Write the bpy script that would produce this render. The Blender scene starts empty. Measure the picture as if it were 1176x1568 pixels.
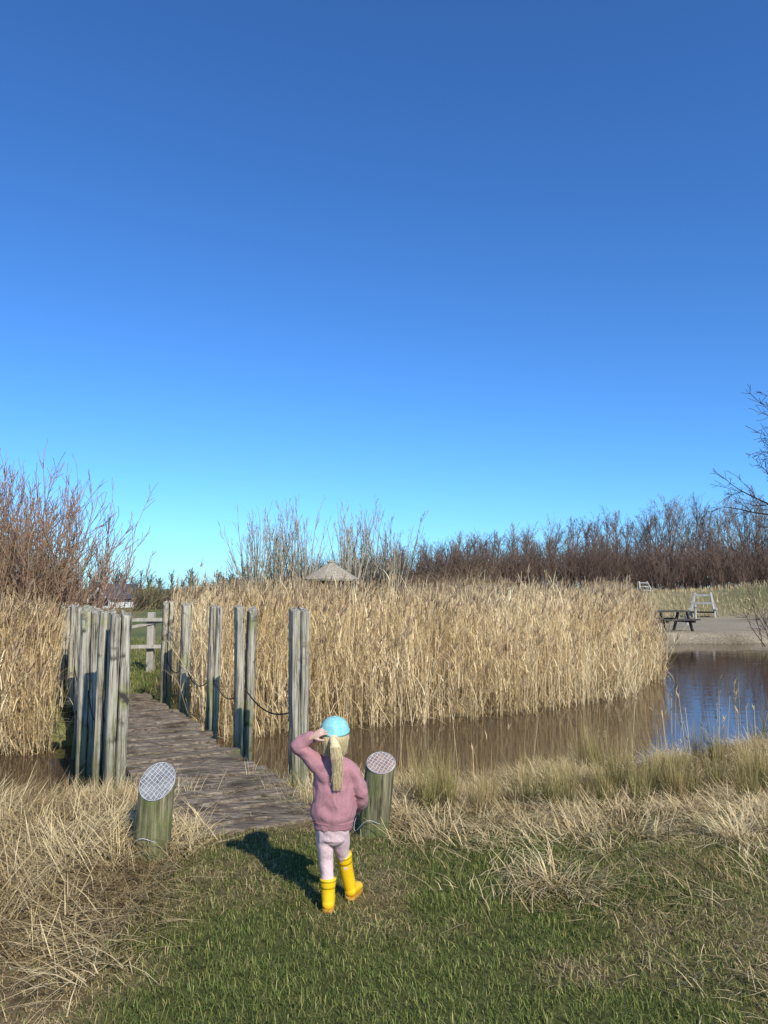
import bpy, bmesh, math
import numpy as np
from mathutils import Vector, Quaternion
rng = np.random.default_rng(11)
PI = math.pi
scene = bpy.context.scene

# ------------------------------------------------------------------ helpers
def link(o, parent=None):
    scene.collection.objects.link(o)
    if parent is not None:
        o.parent = parent
    return o

def empty(name):
    e = bpy.data.objects.new(name, None)
    e.empty_display_size = 0.3
    return link(e)

def np_obj(name, V, F, C, mat, parent=None, smooth=False):
    V = np.ascontiguousarray(V, dtype=np.float32).reshape(-1, 3)
    F = np.ascontiguousarray(F, dtype=np.int32).reshape(-1, 4)
    me = bpy.data.meshes.new(name)
    me.vertices.add(len(V)); me.vertices.foreach_set('co', V.ravel())
    me.loops.add(F.size); me.loops.foreach_set('vertex_index', F.ravel())
    me.polygons.add(len(F)); me.polygons.foreach_set('loop_start', np.arange(0, F.size, 4, dtype=np.int32))
    if smooth:
        me.polygons.foreach_set('use_smooth', np.ones(len(F), dtype=bool))
    me.update(calc_edges=True)
    if C is not None:
        a = me.color_attributes.new('Col', 'FLOAT_COLOR', 'POINT')
        C4 = np.ones((len(V), 4), dtype=np.float32); C4[:, :3] = np.clip(C.reshape(-1, 3),0,.9)
        a.data.foreach_set('color', C4.ravel())
    me.materials.append(mat)
    return link(bpy.data.objects.new(name, me), parent)

class Acc:
    def __init__(s): s.V=[]; s.F=[]; s.C=[]; s.n=0
    def add(s, t):
        V,F,C=t
        s.V.append(V.reshape(-1,3)); s.F.append(F.reshape(-1,4)+s.n); s.C.append(C.reshape(-1,3)); s.n+=V.reshape(-1,3).shape[0]
    def obj(s,name,mat,parent=None,smooth=False):
        return np_obj(name,np.concatenate(s.V),np.concatenate(s.F),np.concatenate(s.C),mat,parent,smooth)

def blades(base, head, L, lean, bend, w, col, seg=3, tipw=0.15, bm=0.6, tipcol=None, face=None, floor=True):
    N=len(base); k=np.arange(seg+1)/seg
    mid=(np.arange(seg)+.5)/seg
    ang=lean[:,None]+bend[:,None]*mid[None]
    dh=np.sin(ang)*(L/seg)[:,None]; dz=np.cos(ang)*(L/seg)[:,None]
    H=np.concatenate([np.zeros((N,1)),np.cumsum(dh,1)],1); Z=np.concatenate([np.zeros((N,1)),np.cumsum(dz,1)],1)
    P=np.empty((N,seg+1,3))
    P[...,0]=base[:,0,None]+H*np.cos(head)[:,None]; P[...,1]=base[:,1,None]+H*np.sin(head)[:,None]; P[...,2]=base[:,2,None]+Z
    if floor:
        P[:,1:,2]=np.maximum(P[:,1:,2], (base[:,2]+rng.uniform(0.003,0.03,N))[:,None])
    if face is None: face=head+PI/2
    side=np.stack([np.cos(face),np.sin(face),np.zeros(N)],1)
    W=w[:,None]*(1-(1-tipw)*k[None]**1.5)*.5
    V=np.stack([P-side[:,None]*W[...,None],P+side[:,None]*W[...,None]],2)
    i=np.arange(N)[:,None]*(2*(seg+1)); j=np.arange(seg)[None]*2
    b=i+j
    F=np.stack([b,b+1,b+3,b+2],-1)
    if tipcol is None: tipcol=col
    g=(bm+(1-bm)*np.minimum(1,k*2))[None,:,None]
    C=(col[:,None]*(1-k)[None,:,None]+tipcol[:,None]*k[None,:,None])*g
    C=np.repeat(C[:,:,None],2,2)
    return V,F,C

def sticks(p0,p1,r0,r1,col):
    p0=np.asarray(p0,float);p1=np.asarray(p1,float)
    N=len(p0); d=p1-p0; d/=np.linalg.norm(d,axis=1,keepdims=True)+1e-9
    ref=np.where(np.abs(d[:,2:3])<.9,np.array([[0,0,1.]]),np.array([[1.,0,0]]))
    a=np.cross(d,ref); a/=np.linalg.norm(a,axis=1,keepdims=True)+1e-9
    b=np.cross(d,a)
    V=np.empty((N,2,3,3))
    for q in range(3):
        u=a*math.cos(q*2*PI/3)+b*math.sin(q*2*PI/3)
        V[:,0,q]=p0+u*np.asarray(r0)[:,None]; V[:,1,q]=p1+u*np.asarray(r1)[:,None]
    i=np.arange(N)*6
    F=np.stack([np.stack([i+q,i+(q+1)%3,i+3+(q+1)%3,i+3+q],-1) for q in range(3)],1)
    C=np.repeat(np.repeat(np.asarray(col)[:,None,None],2,1),3,2)
    return V,F,C

class MB:
    def __init__(s): s.v=[]; s.f=[]
    def loft(s, rings):
        n=len(rings[0]); b=len(s.v)
        for r in rings: s.v+= [tuple(p) for p in r]
        for i in range(len(rings)-1):
            for j in range(n):
                s.f.append((b+i*n+j,b+i*n+(j+1)%n,b+(i+1)*n+(j+1)%n,b+(i+1)*n+j))
        s.f.append(tuple(b+j for j in reversed(range(n))))
        m=b+(len(rings)-1)*n
        s.f.append(tuple(m+j for j in range(n)))
    def limb(s, pts, n=18, side=(1,0,0), sub=5, round_ends=True):
        P=np.array(pts,float)
        t=np.arange(len(P)); tt=np.linspace(0,len(P)-1,(len(P)-1)*sub+1)
        Q=np.stack([np.interp(tt,t,P[:,c]) for c in range(5)],1)
        for _ in range(2):
            Q[1:-1]=Q[1:-1]*.5+(Q[:-2]+Q[2:])*.25
        rings=[]
        T=np.gradient(Q[:,:3],axis=0); T/=np.linalg.norm(T,axis=1,keepdims=True)+1e-9
        S=np.array(side,float)
        def ring(c,T_,ra,rb):
            a=S-T_*np.dot(S,T_)
            if np.linalg.norm(a)<.15:
                a=np.array([0,1.,0])-T_*T_[1]
            a/=np.linalg.norm(a); b=np.cross(T_,a)
            return [c+a*ra*math.cos(q*2*PI/n)+b*rb*math.sin(q*2*PI/n) for q in range(n)]
        if round_ends:
            for e in (1.,.8,.45):
                m=math.sqrt(max(0,1-e*e))+.05
                rings.append(ring(Q[0,:3]-T[0]*min(Q[0,3:5])*e,T[0],Q[0,3]*m,Q[0,4]*m))
        for i in range(len(Q)): rings.append(ring(Q[i,:3],T[i],Q[i,3],Q[i,4]))
        if round_ends:
            for e in (.45,.8,1.):
                m=math.sqrt(max(0,1-e*e))+.05
                rings.append(ring(Q[-1,:3]+T[-1]*min(Q[-1,3:5])*e,T[-1],Q[-1,3]*m,Q[-1,4]*m))
        s.loft(rings)
    def box(s,c,hx,hy,hz,ax=(1,0,0),ay=(0,1,0),az=(0,0,1)):
        c=Vector(c);ax=Vector(ax)*hx;ay=Vector(ay)*hy;az=Vector(az)*hz
        s.loft([[c-az-ax-ay,c-az+ax-ay,c-az+ax+ay,c-az-ax+ay],[c+az-ax-ay,c+az+ax-ay,c+az+ax+ay,c+az-ax+ay]])
    def beam(s,p,q,w,h):
        p=Vector(p);q=Vector(q);d=(q-p);L=d.length;d.normalize()
        up=Vector((0,0,1)) if abs(d.z)<.95 else Vector((0,1,0))
        a=d.cross(up).normalized();b=a.cross(d).normalized()
        s.box((p+q)/2,w/2,h/2,L/2,a,b,d)
    def ell(s,c,rx,ry,rz,n=20,m=12):
        rings=[]
        for i in range(m+1):
            th=-PI/2+PI*i/m; cr=max(math.cos(th),.02)
            rings.append([(c[0]+rx*cr*math.cos(q*2*PI/n),c[1]+ry*cr*math.sin(q*2*PI/n),c[2]+rz*math.sin(th)) for q in range(n)])
        s.loft(rings)
    def obj(s,name,mat,parent=None,smooth=False,remesh=None,sm=0,bevel=0):
        me=bpy.data.meshes.new(name); me.from_pydata([tuple(v) for v in s.v],[],s.f); me.update()
        if smooth:
            for p in me.polygons: p.use_smooth=True
        me.materials.append(mat)
        o=link(bpy.data.objects.new(name,me),parent)
        if remesh:
            m=o.modifiers.new('r','REMESH'); m.mode='VOXEL'; m.voxel_size=remesh; m.use_smooth_shade=True
        if sm:
            m=o.modifiers.new('s','SMOOTH'); m.iterations=sm; m.factor=.5
        if bevel:
            m=o.modifiers.new('b','BEVEL'); m.width=bevel; m.segments=2
        return o

def vnoise(x,y,s,seed=0):
    x=np.asarray(x,float)/s; y=np.asarray(y,float)/s
    xi=np.floor(x);yi=np.floor(y);fx=x-xi;fy=y-yi
    fx=fx*fx*(3-2*fx);fy=fy*fy*(3-2*fy)
    def h(a,b):
        v=np.sin(a*127.1+b*311.7+seed*74.7)*43758.5453
        return v-np.floor(v)
    return (h(xi,yi)*(1-fx)+h(xi+1,yi)*fx)*(1-fy)+(h(xi,yi+1)*(1-fx)+h(xi+1,yi+1)*fx)*fy
def fbm(x,y,s,seed=0,o=3):
    t=0;a=.5
    for i in range(o):
        t=t+a*vnoise(x,y,s/2**i,seed+i*5); a*=.5
    return t/(1-.5**o)
def sst(t):
    t=np.clip(t,0,1); return t*t*(3-2*t)

# ------------------------------------------------------------------ materials
def nodes(name):
    m=bpy.data.materials.new(name); m.use_nodes=True
    nt=m.node_tree; nt.nodes.clear()
    out=nt.nodes.new('ShaderNodeOutputMaterial')
    return m,nt,out
def N(nt,t,**k):
    n=nt.nodes.new(t)
    for a,b in k.items(): setattr(n,a,b)
    return n
def ramp(nt,stops):
    r=N(nt,'ShaderNodeValToRGB'); cr=r.color_ramp
    while len(cr.elements)<len(stops): cr.elements.new(.5)
    for e,(p,c) in zip(cr.elements,stops):
        e.position=p; e.color=(*c,1)
    return r

def leaf_mat(name,trans=.3):
    m,nt,out=nodes(name)
    at=N(nt,'ShaderNodeAttribute',attribute_name='Col')
    d=N(nt,'ShaderNodeBsdfDiffuse')
    nt.links.new(at.outputs['Color'],d.inputs['Color'])
    if trans<=0:
        nt.links.new(d.outputs[0],out.inputs[0]); return m
    t=N(nt,'ShaderNodeBsdfTranslucent'); mx=N(nt,'ShaderNodeMixShader')
    nt.links.new(at.outputs['Color'],t.inputs['Color'])
    mx.inputs[0].default_value=trans
    nt.links.new(d.outputs[0],mx.inputs[1]); nt.links.new(t.outputs[0],mx.inputs[2])
    nt.links.new(mx.outputs[0],out.inputs[0]); return m
M_leaf=leaf_mat('plant_fibre',.14)
M_twig=leaf_mat('twig_bark',.0)

def noisy(name,stops,scale=(5,5,5),rough=.8,bump=.3,detail=6,extra=None,spec=.3,nscale=1.0,zmoss=None):
    m,nt,out=nodes(name)
    tc=N(nt,'ShaderNodeTexCoord'); mp=N(nt,'ShaderNodeMapping'); mp.inputs['Scale'].default_value=scale
    nt.links.new(tc.outputs['Object'],mp.inputs[0])
    no=N(nt,'ShaderNodeTexNoise'); no.inputs['Scale'].default_value=nscale; no.inputs['Detail'].default_value=detail; no.inputs['Roughness'].default_value=.65
    nt.links.new(mp.outputs[0],no.inputs['Vector'])
    r=ramp(nt,stops); nt.links.new(no.outputs[0],r.inputs[0])
    p=N(nt,'ShaderNodeBsdfPrincipled'); p.inputs['Roughness'].default_value=rough
    p.inputs['Specular IOR Level'].default_value=spec
    col=r.outputs[0]
    if extra:
        for (ecol,escale,lo,hi) in extra:
            n2=N(nt,'ShaderNodeTexNoise'); n2.inputs['Scale'].default_value=escale; n2.inputs['Detail'].default_value=5
            nt.links.new(tc.outputs['Object'],n2.inputs['Vector'])
            mr=N(nt,'ShaderNodeMapRange'); mr.inputs[1].default_value=lo; mr.inputs[2].default_value=hi
            nt.links.new(n2.outputs[0],mr.inputs[0])
            mix=N(nt,'ShaderNodeMixRGB'); mix.inputs[2].default_value=(*ecol,1)
            nt.links.new(mr.outputs[0],mix.inputs[0]); nt.links.new(col,mix.inputs[1]); col=mix.outputs[0]
    if zmoss:
        (mc,zlo,zhi,amt)=zmoss
        sp=N(nt,'ShaderNodeSeparateXYZ'); nt.links.new(tc.outputs['Object'],sp.inputs[0])
        n3=N(nt,'ShaderNodeTexNoise'); n3.inputs['Scale'].default_value=7; n3.inputs['Detail'].default_value=4; nt.links.new(tc.outputs['Object'],n3.inputs['Vector'])
        ad=N(nt,'ShaderNodeMath',operation='MULTIPLY_ADD'); ad.inputs[1].default_value=.9; nt.links.new(n3.outputs[0],ad.inputs[0]); nt.links.new(sp.outputs[2],ad.inputs[2])
        mr=N(nt,'ShaderNodeMapRange'); mr.inputs[1].default_value=zhi+.45; mr.inputs[2].default_value=zlo+.45; mr.inputs[3].default_value=0; mr.inputs[4].default_value=amt
        nt.links.new(ad.outputs[0],mr.inputs[0])
        mix=N(nt,'ShaderNodeMixRGB'); mix.inputs[2].default_value=(*mc,1)
        nt.links.new(mr.outputs[0],mix.inputs[0]); nt.links.new(col,mix.inputs[1]); col=mix.outputs[0]
    nt.links.new(col,p.inputs['Base Color'])
    b=N(nt,'ShaderNodeBump'); b.inputs['Strength'].default_value=bump; b.inputs['Distance'].default_value=.02
    nt.links.new(no.outputs[0],b.inputs['Height']); nt.links.new(b.outputs[0],p.inputs['Normal'])
    nt.links.new(p.outputs[0],out.inputs[0]); return m

M_post=noisy('weathered_post_wood',[(.36,(.055,.046,.032)),(.46,(.26,.23,.17)),(.56,(.44,.40,.30)),(.72,(.60,.55,.43))],(42,42,1.8),.88,1.0,
             extra=[((.26,.28,.09),3.2,.58,.76),((.05,.04,.03),6.5,.60,.70),((.5,.40,.24),2.3,.56,.75)],zmoss=((.10,.105,.03),-.25,.60,.85))
M_bol=noisy('mossy_bollard_wood',[(.36,(.04,.036,.02)),(.5,(.18,.155,.085)),(.68,(.35,.31,.18))],(34,34,2.4),.88,.9,
            extra=[((.13,.165,.035),4.,.52,.77),((.03,.024,.016),6.,.60,.72)],zmoss=((.08,.11,.02),-.1,.28,.6))
M_cut=noisy('bollard_cut_wood',[(.3,(.09,.085,.08)),(.7,(.30,.29,.27))],(14,14,14),.8,.3)
M_cut2=noisy('bollard_cut_wood_b',[(.3,(.18,.10,.07)),(.7,(.46,.31,.22))],(14,14,14),.8,.3)
M_deck=noisy('deck_plank_wood',[(.34,(.04,.029,.02)),(.48,(.17,.13,.09)),(.7,(.35,.29,.21))],(5,34,34),.92,1.0,
             extra=[((.10,.10,.03),2.6,.56,.75),((.055,.038,.024),3.1,.52,.70)])
M_wire=noisy('galvanised_wire',[(.3,(.55,.56,.57)),(.7,(.75,.76,.77))],(20,20,20),.5,.05)
M_dark=noisy('dark_weathered_wood',[(.3,(.025,.022,.018)),(.7,(.09,.08,.065))],(4,20,20),.8,.4)
M_pale=noisy('pale_weathered_wood',[(.3,(.28,.26,.22)),(.7,(.5,.47,.42))],(20,20,3),.8,.3)
M_thatch=noisy('thatch',[(.3,(.20,.17,.12)),(.7,(.48,.41,.30))],(12,12,3),.95,.8)
M_white=noisy('white_render_wall',[(.3,(.68,.68,.66)),(.7,(.8,.8,.78))],(1,1,1),.8,.1)
M_roof=noisy('roof_tile',[(.3,(.055,.055,.06)),(.7,(.11,.105,.105))],(3,3,3),.8,.3)
M_glass=noisy('dark_window',[(.3,(.02,.025,.03)),(.7,(.04,.045,.05))],(1,1,1),.15,.0)

# ------------------------------------------------------------------ terrain
XN=[-60,-12,-4.6,-3.1,-2.3,-1.7,-0.7,0.44,2.6,5,9,14,30,60]; YN=[5.6,6.0,6.35,6.55,6.8,7.2,7.7,8.05,8.6,9.8,12,15,19,19]
XF=[-60,-12,-4.4,-3.3,-1.7,.1,2.85,4.6,6.06,6.9,7.9,9.2,10.5,14,30,60]; YF=[9.6,9.3,9.2,9.8,10.1,10.9,12.5,14.1,16.4,19,23,26,26.8,27,31,31]
def Yn(x): return np.interp(x,XN,YN)+.25*(vnoise(x,0*x,.9,3)-.5)
def Yf(x): return np.interp(x,XF,YF)+.5*(vnoise(x,0*x,1.1,8)-.5)+.2*(vnoise(x,0*x,.35,9)-.5)
def din(x,y):
    s=(np.interp(x+.2,XF,YF)-np.interp(x-.2,XF,YF))/.4
    return np.minimum((y-Yn(x))*.95,(Yf(x)-y)/np.sqrt(1+s*s))
def hgt(x,y):
    x=np.asarray(x,float);y=np.asarray(y,float)
    L=.05*(fbm(x,y,1.3,1)-.5)+.03*(vnoise(x,y,.25,2)-.5)-.17*sst((y-5)/2.4)*(y<9)
    L=L+np.where(y>=9,-.12*sst(1-(y-16)/4),0)
    L=L+.08*sst((-x-1.3)/.5)*sst((y-3.3)/.8)*(1-sst((y-5.2)/.9))*(x>-6)
    L=L+1.25*sst((y-44)/9)*sst((x-2)/6)
    L=L+1.5*np.exp(-((x-26)/6)**2-((y-47)/4)**2)
    L=L-1.6*sst((y-40)/60)*sst((-x+2)/20)
    L=L+.6*(fbm(x,y,30,6)-.5)*sst((y-60)/60)
    t=sst((din(x,y)+.75)/1.1)
    return L*(1-t)-.8*t
def axis(lo,hi,step,flo,fhi,g=1.18):
    c=list(np.arange(lo,hi+1e-6,step)); s=step;v=hi
    while v<fhi: s*=g; v+=s; c.append(v)
    s=step;v=lo;pre=[]
    while v>flo: s*=g; v-=s; pre.append(v)
    return np.array(pre[::-1]+c)
gx=axis(-7,9,.09,-900,900,1.12); gy=axis(1.5,19,.09,-60,1800,1.09)
GX,GY=np.meshgrid(gx,gy,indexing='ij'); GZ=hgt(GX,GY)
V=np.stack([GX,GY,GZ],-1)
nx,ny=GX.shape; idx=np.arange(nx*ny).reshape(nx,ny)
F=np.stack([idx[:-1,:-1],idx[1:,:-1],idx[1:,1:],idx[:-1,1:]],-1)
def lineR(y): return 2.9-.53*y
def greenness(x,y):
    g=sst((x+1.36+.3*(fbm(x,y,.5,22)-.5))/.35)*(1-.42*sst((x-1.0)/1.0))*(1-sst((y-4.65)/.8)*.7)
    g=g*np.clip(-.18+2.1*fbm(x,y,.42,21,4),.16,1.1)
    g=g*(1-.45*sst((-x-.8)/.5)*sst((3.2-y)/.4))
    return np.clip(g,0,1)
def mixc(a,b,t): return np.asarray(a)*(1-t[...,None])+np.asarray(b)*t[...,None]
soil=(.13,.09,.05); gr=(.085,.10,.03); dry=(.31,.235,.115)
far=GY>9
g=greenness(GX,GY)
C=mixc(mixc(soil,dry,.6*fbm(GX,GY,.4,31)),gr,g*.85)
isl=(GX>-.30*GY)&far&(GY<28)
Cf=mixc((.09,.13,.035),(.24,.21,.09),np.clip(fbm(GX,GY,3,41)*1.2-.2,0,1))
sand=sst((GX-8.3)/1.0)*(1-sst((GY-38-.2*(GX-10))/3))*sst((GY-20)/4)
field=sst((GX-2)/5)*sst((GY-32)/5)
Cf=mixc(Cf,(.40,.32,.18),field*.85)
Cf=mixc(Cf,(.15,.15,.06),np.exp(-((GX-26)/8)**2-((GY-46)/4)**2))
sc_=fbm(GX,GY,1.6,44)
Cf=mixc(Cf,mixc((.22,.18,.12),(.40,.34,.25),sc_),sand)
Cf=np.where(isl[...,None]&(sand<.3)[...,None],np.array((.22,.165,.085)),Cf)
C=np.where(far[...,None],Cf,C)
wet=sst((din(GX,GY)+.25)/.25)
C=C*(1-wet[...,None]*.7)
m,nt,out=nodes('ground_soil_and_turf')
at=N(nt,'ShaderNodeAttribute',attribute_name='Col'); tc=N(nt,'ShaderNodeTexCoord')
n1=N(nt,'ShaderNodeTexNoise'); n1.inputs['Scale'].default_value=14; n1.inputs['Detail'].default_value=8; n1.inputs['Roughness'].default_value=.7
nt.links.new(tc.outputs['Object'],n1.inputs['Vector'])
r=ramp(nt,[(.3,(.4,.4,.4)),(.7,(1.5,1.45,1.35))]); nt.links.new(n1.outputs[0],r.inputs[0])
mu=N(nt,'ShaderNodeMixRGB',blend_type='MULTIPLY'); mu.inputs[0].default_value=1
nt.links.new(at.outputs['Color'],mu.inputs[1]); nt.links.new(r.outputs[0],mu.inputs[2])
p=N(nt,'ShaderNodeBsdfPrincipled'); p.inputs['Roughness'].default_value=.95; p.inputs['Specular IOR Level'].default_value=.1
b=N(nt,'ShaderNodeBump'); b.inputs['Strength'].default_value=.7; b.inputs['Distance'].default_value=.03
nt.links.new(n1.outputs[0],b.inputs['Height']); nt.links.new(b.outputs[0],p.inputs['Normal'])
nt.links.new(mu.outputs[0],p.inputs['Base Color']); nt.links.new(p.outputs[0],out.inputs[0])
np_obj('ground',V,F,C,m,smooth=True)

# water
m,nt,out=nodes('pond_water')
tc=N(nt,'ShaderNodeTexCoord'); n1=N(nt,'ShaderNodeTexNoise'); n1.inputs['Scale'].default_value=2.2; n1.inputs['Detail'].default_value=3
mp=N(nt,'ShaderNodeMapping'); mp.inputs['Scale'].default_value=(.8,2.2,1); nt.links.new(tc.outputs['Object'],mp.inputs[0]); nt.links.new(mp.outputs[0],n1.inputs['Vector'])
p=N(nt,'ShaderNodeBsdfPrincipled'); p.inputs['Base Color'].default_value=(.075,.048,.026,1); p.inputs['Roughness'].default_value=.04; p.inputs['IOR'].default_value=1.33
b=N(nt,'ShaderNodeBump'); b.inputs['Strength'].default_value=.16; b.inputs['Distance'].default_value=.02
nt.links.new(n1.outputs[0],b.inputs['Height']); nt.links.new(b.outputs[0],p.inputs['Normal']); nt.links.new(p.outputs[0],out.inputs[0])
wv=np.array([[-60,5,-.35],[60,5,-.35],[60,33,-.35],[-60,33,-.35]]); np_obj('water',wv,np.array([[0,1,2,3]]),None,m)

# ------------------------------------------------------------------ scatter
def pts(n,x0,x1,y0,y1):
    return rng.uniform(x0,x1,n),rng.uniform(y0,y1,n)
def base_of(x,y,dz=0): return np.stack([x,y,hgt(x,y)+dz],1)
def jit(col,n,a=.25):
    c=np.tile(np.asarray(col,float),(n,1)); return c*(1+rng.uniform(-a,a,(n,1)))*(1+rng.uniform(-.06,.06,(n,3)))
def on_deck(x,y,m=0.0): return (x>1.36-.53*y-m)&(x<2.52-.53*y+m)&(y>5.25)&(y<11.4)

A=Acc()
for (n,x0,x1,y0,y1) in [(250000,-3.4,3.6,2.3,6.8),(28000,-9,-3.4,-2,6.4),(28000,3.6,10,-2,8),(22000,-3.4,3.6,-2,2.3)]:
    x,y=pts(n,x0,x1,y0,y1)
    k=(din(x,y)<-.35)&(~on_deck(x,y,-.03)); x=x[k];y=y[k]
    dens=.25+.9*greenness(x,y)+.5*fbm(x,y,.18,50); k=rng.random(len(x))<dens; x=x[k];y=y[k]; n=len(x)
    g=greenness(x,y); isg=rng.random(n)<(.16+.85*g)
    col=np.where(isg[:,None],jit((.14,.175,.044),n,.5),jit((.47,.36,.18),n,.45))
    yl=rng.random(n)<.28; col=np.where((yl&isg)[:,None],jit((.33,.31,.10),n,.3),col)
    dk=rng.random(n)<.2; col=np.where((dk&~isg)[:,None],col*.4,col)
    L=rng.uniform(.014,.047,n)*(.5+1.1*fbm(x,y,.22,60))*np.where(rng.random(n)<.04,1.8,1)
    lean=np.where(isg,rng.uniform(.15,1.2,n),rng.uniform(.8,1.5,n))
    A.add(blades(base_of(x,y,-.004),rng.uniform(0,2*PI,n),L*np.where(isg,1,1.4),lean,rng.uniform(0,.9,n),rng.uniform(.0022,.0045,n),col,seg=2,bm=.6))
A.obj('grass',M_leaf)

def straw_mask(x,y):
    left=sst((-x-1.20+.3*fbm(x,y,.5,70))/.25)*sst((y-3.25+.4*fbm(x,y,.4,73))/.5)
    right=sst((y-4.65+.35*np.sin(x*2.1)-.2)/.7+ 1.1*(fbm(x,y,.5,71)-.5))*sst((x+.1)/.25)
    right=np.maximum(right, .9*np.exp(-((x-1.0)/.4)**2-((y-4.2)/.3)**2))
    low=.24*sst((x-.9)/.8)*sst((fbm(x,y,.4,77)-.35)/.3)
    br=sst((y-5.4)/.5)*(x>-1.6)*(x<.4)*.8
    return np.clip(np.maximum(np.maximum(np.maximum(left,right),br),low*(x>-1.4)),0,1)
S=Acc()
for (n,x0,x1,y0,y1,mul) in [(115000,-3.8,4.6,2.5,9.6,1),(14000,-12,-3.8,3,6.6,1),(16000,4.6,12,4.5,13,1)]:
    x,y=pts(n,x0,x1,y0,y1)
    k=(din(x,y)<-.12)&(y<Yn(x)+.1)&(~on_deck(x,y,.02))&(rng.random(n)<straw_mask(x,y)); x=x[k];y=y[k];n=len(x)
    left=(x<-1.1)&(y<7.2)
    L=np.where(left,rng.uniform(.10,.34,n),rng.uniform(.06,.26,n))
    tone=fbm(x,y,.45,80)
    col=mixc((.33,.22,.095),(.88,.69,.37),np.clip(tone*2.1-.45+rng.normal(0,.25,n),0,1))
    br=rng.random(n)<.2; col[br]*=.4
    A0=rng.normal(0,.9,n)+vnoise(x,y,.6,90)*6
    lift=rng.random(n)**2*np.where(left,.12,.06)*np.where((x<-1.5)&(y>5.7),.3,1)
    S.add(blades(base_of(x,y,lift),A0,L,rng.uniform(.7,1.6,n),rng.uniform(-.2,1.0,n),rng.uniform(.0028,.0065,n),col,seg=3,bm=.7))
def tuft(acc,cx,cy,n,R,Lr,leanr,bendr,wr,col,tip,jt=.25,seg=5,bm=.55,bias=0.0):
    a=rng.uniform(0,2*PI,n); rr=R*np.sqrt(rng.random(n)); x=cx+rr*np.cos(a)*rng.uniform(.8,1.6); y=cy+rr*np.sin(a)
    b0=rng.uniform(0,2*PI)
    vx=np.cos(a)*(1-bias)+math.cos(b0)*bias; vy=np.sin(a)*(1-bias)+math.sin(b0)*bias
    head=np.arctan2(vy,vx)+rng.normal(0,.6,n); L=rng.uniform(*Lr,n)*rng.uniform(.6,1,n)
    acc.add(blades(base_of(x,y,-.01),head,L,rng.uniform(*leanr,n)*(.4+.6*rr/R),rng.uniform(*bendr,n),rng.uniform(*wr,n),jit(col,n,jt),seg=seg,bm=bm,tipcol=jit(tip,n,jt)))
cands=[(.92,4.25),(1.05,4.15),(1.42,4.75),(1.75,5.05),(2.25,4.95),(.55,5.3),(.95,5.35),(1.3,5.5),(2.7,5.2),(2.0,5.5),(.2,5.6),(3.1,5.6)]
for _ in range(110):
    x=rng.uniform(.0,6.5); y=rng.uniform(5.0,9)
    if y<Yn(np.array([x]))[0]-.5: cands.append((x,y))
for cx,cy in cands:
    if on_deck(cx,cy,.15): continue
    sc=.6 if (cx<2.2 and cy>6.3) else 1.0; dk=.88 if cy>5.9 else 1
    tuft(S,cx,cy,int(rng.integers(40,130)),rng.uniform(.07,.2),(.12*sc,.38*sc),(.2,1.2),(.6,2.4),(.003,.0075),(.55*dk,.41*dk,.20*dk),(.88*dk,.70*dk,.40*dk),jt=.35,bias=rng.uniform(0,.75))
for _ in range(60):
    x=rng.uniform(-5.2,-1.5); y=rng.uniform(3.7,6.2)
    if y>Yn(np.array([x]))[0]-.35 or on_deck(x,y,.2): continue
    sc=.5 if y>5.4 else 1
    tuft(S,x,y,int(rng.integers(50,120)),rng.uniform(.08,.22),(.14*sc,.42*sc),(.3,1.2),(.6,2.2),(.003,.0075),(.50,.37,.175),(.88,.69,.39),jt=.35,bias=rng.uniform(.2,.8))
for cx,cy in [(-1.5,6.0),(-2.2,5.95),(-2.05,5.6),(-.62,6.3),(-.55,6.6),(-.95,6.95),(-1.65,5.35),(-.35,5.9),(-1.25,7.3),(-.05,5.75),(-.62,6.05),(-1.05,6.6),(-.8,6.5)]:
    tuft(S,cx,cy,90,.15,(.15,.42),(.1,.9),(.3,1.9),(.003,.006),(.46,.35,.18),(.78,.62,.36),jt=.35,bias=.3)
for yy in np.arange(5.35,8.6,.16):
    cx=2.46-.53*yy+rng.uniform(-.10,.12)
    tuft(S,cx,yy,int(rng.integers(40,80)),.11,(.12,.36),(.2,1.0),(.3,1.9),(.003,.006),(.42,.33,.16),(.76,.60,.34),jt=.35,bias=.3)
    cx=1.33-.53*yy-rng.uniform(-.02,.15)
    if yy<6.9: tuft(S,cx,yy,50,.09,(.10,.28),(.2,1.0),(.3,1.8),(.003,.006),(.42,.33,.16),(.76,.60,.34),jt=.35,bias=.3)
S.obj('dry_straw_grass',M_leaf)

# rushes
R=Acc()
rc=[(.33,5.75),(.5,6.0),(.75,5.8),(1.3,5.8),(1.5,6.05),(1.72,5.95),(2.0,6.0),(2.35,6.3),(2.9,6.1),(3.3,6.6),(2.6,7.0),(3.6,7.4),(1.15,6.2),(3.8,6.9)]
for _ in range(12): rc.append((rng.uniform(.15,4.2),rng.uniform(5.7,6.9)))
for _ in range(40):
    x=rng.uniform(2.0,7.5); y=rng.uniform(6.2,11)
    yn=Yn(np.array([x]))[0]
    if y<yn-.2: rc.append((x,y))
for cx,cy in rc:
    n=int(rng.integers(60,170)); q_=rng.random()
    gcol=(.10,.125,.03) if q_<.45 else ((.17,.17,.05) if q_<.7 else (.38,.285,.13))
    tuft(R,cx,cy,n,rng.uniform(.05,.13),(.25,.64),(.0,.45),(.0,.5),(.0028,.0050),gcol,(.44,.34,.14),jt=.35,seg=3,bm=.4)
for yy in np.arange(5.6,8.0,.35):
    tuft(R,2.56-.53*yy,yy,50,.09,(.15,.4),(0,.6),(0,.5),(.003,.005),(.14,.17,.045),(.4,.32,.13),seg=3)
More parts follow.
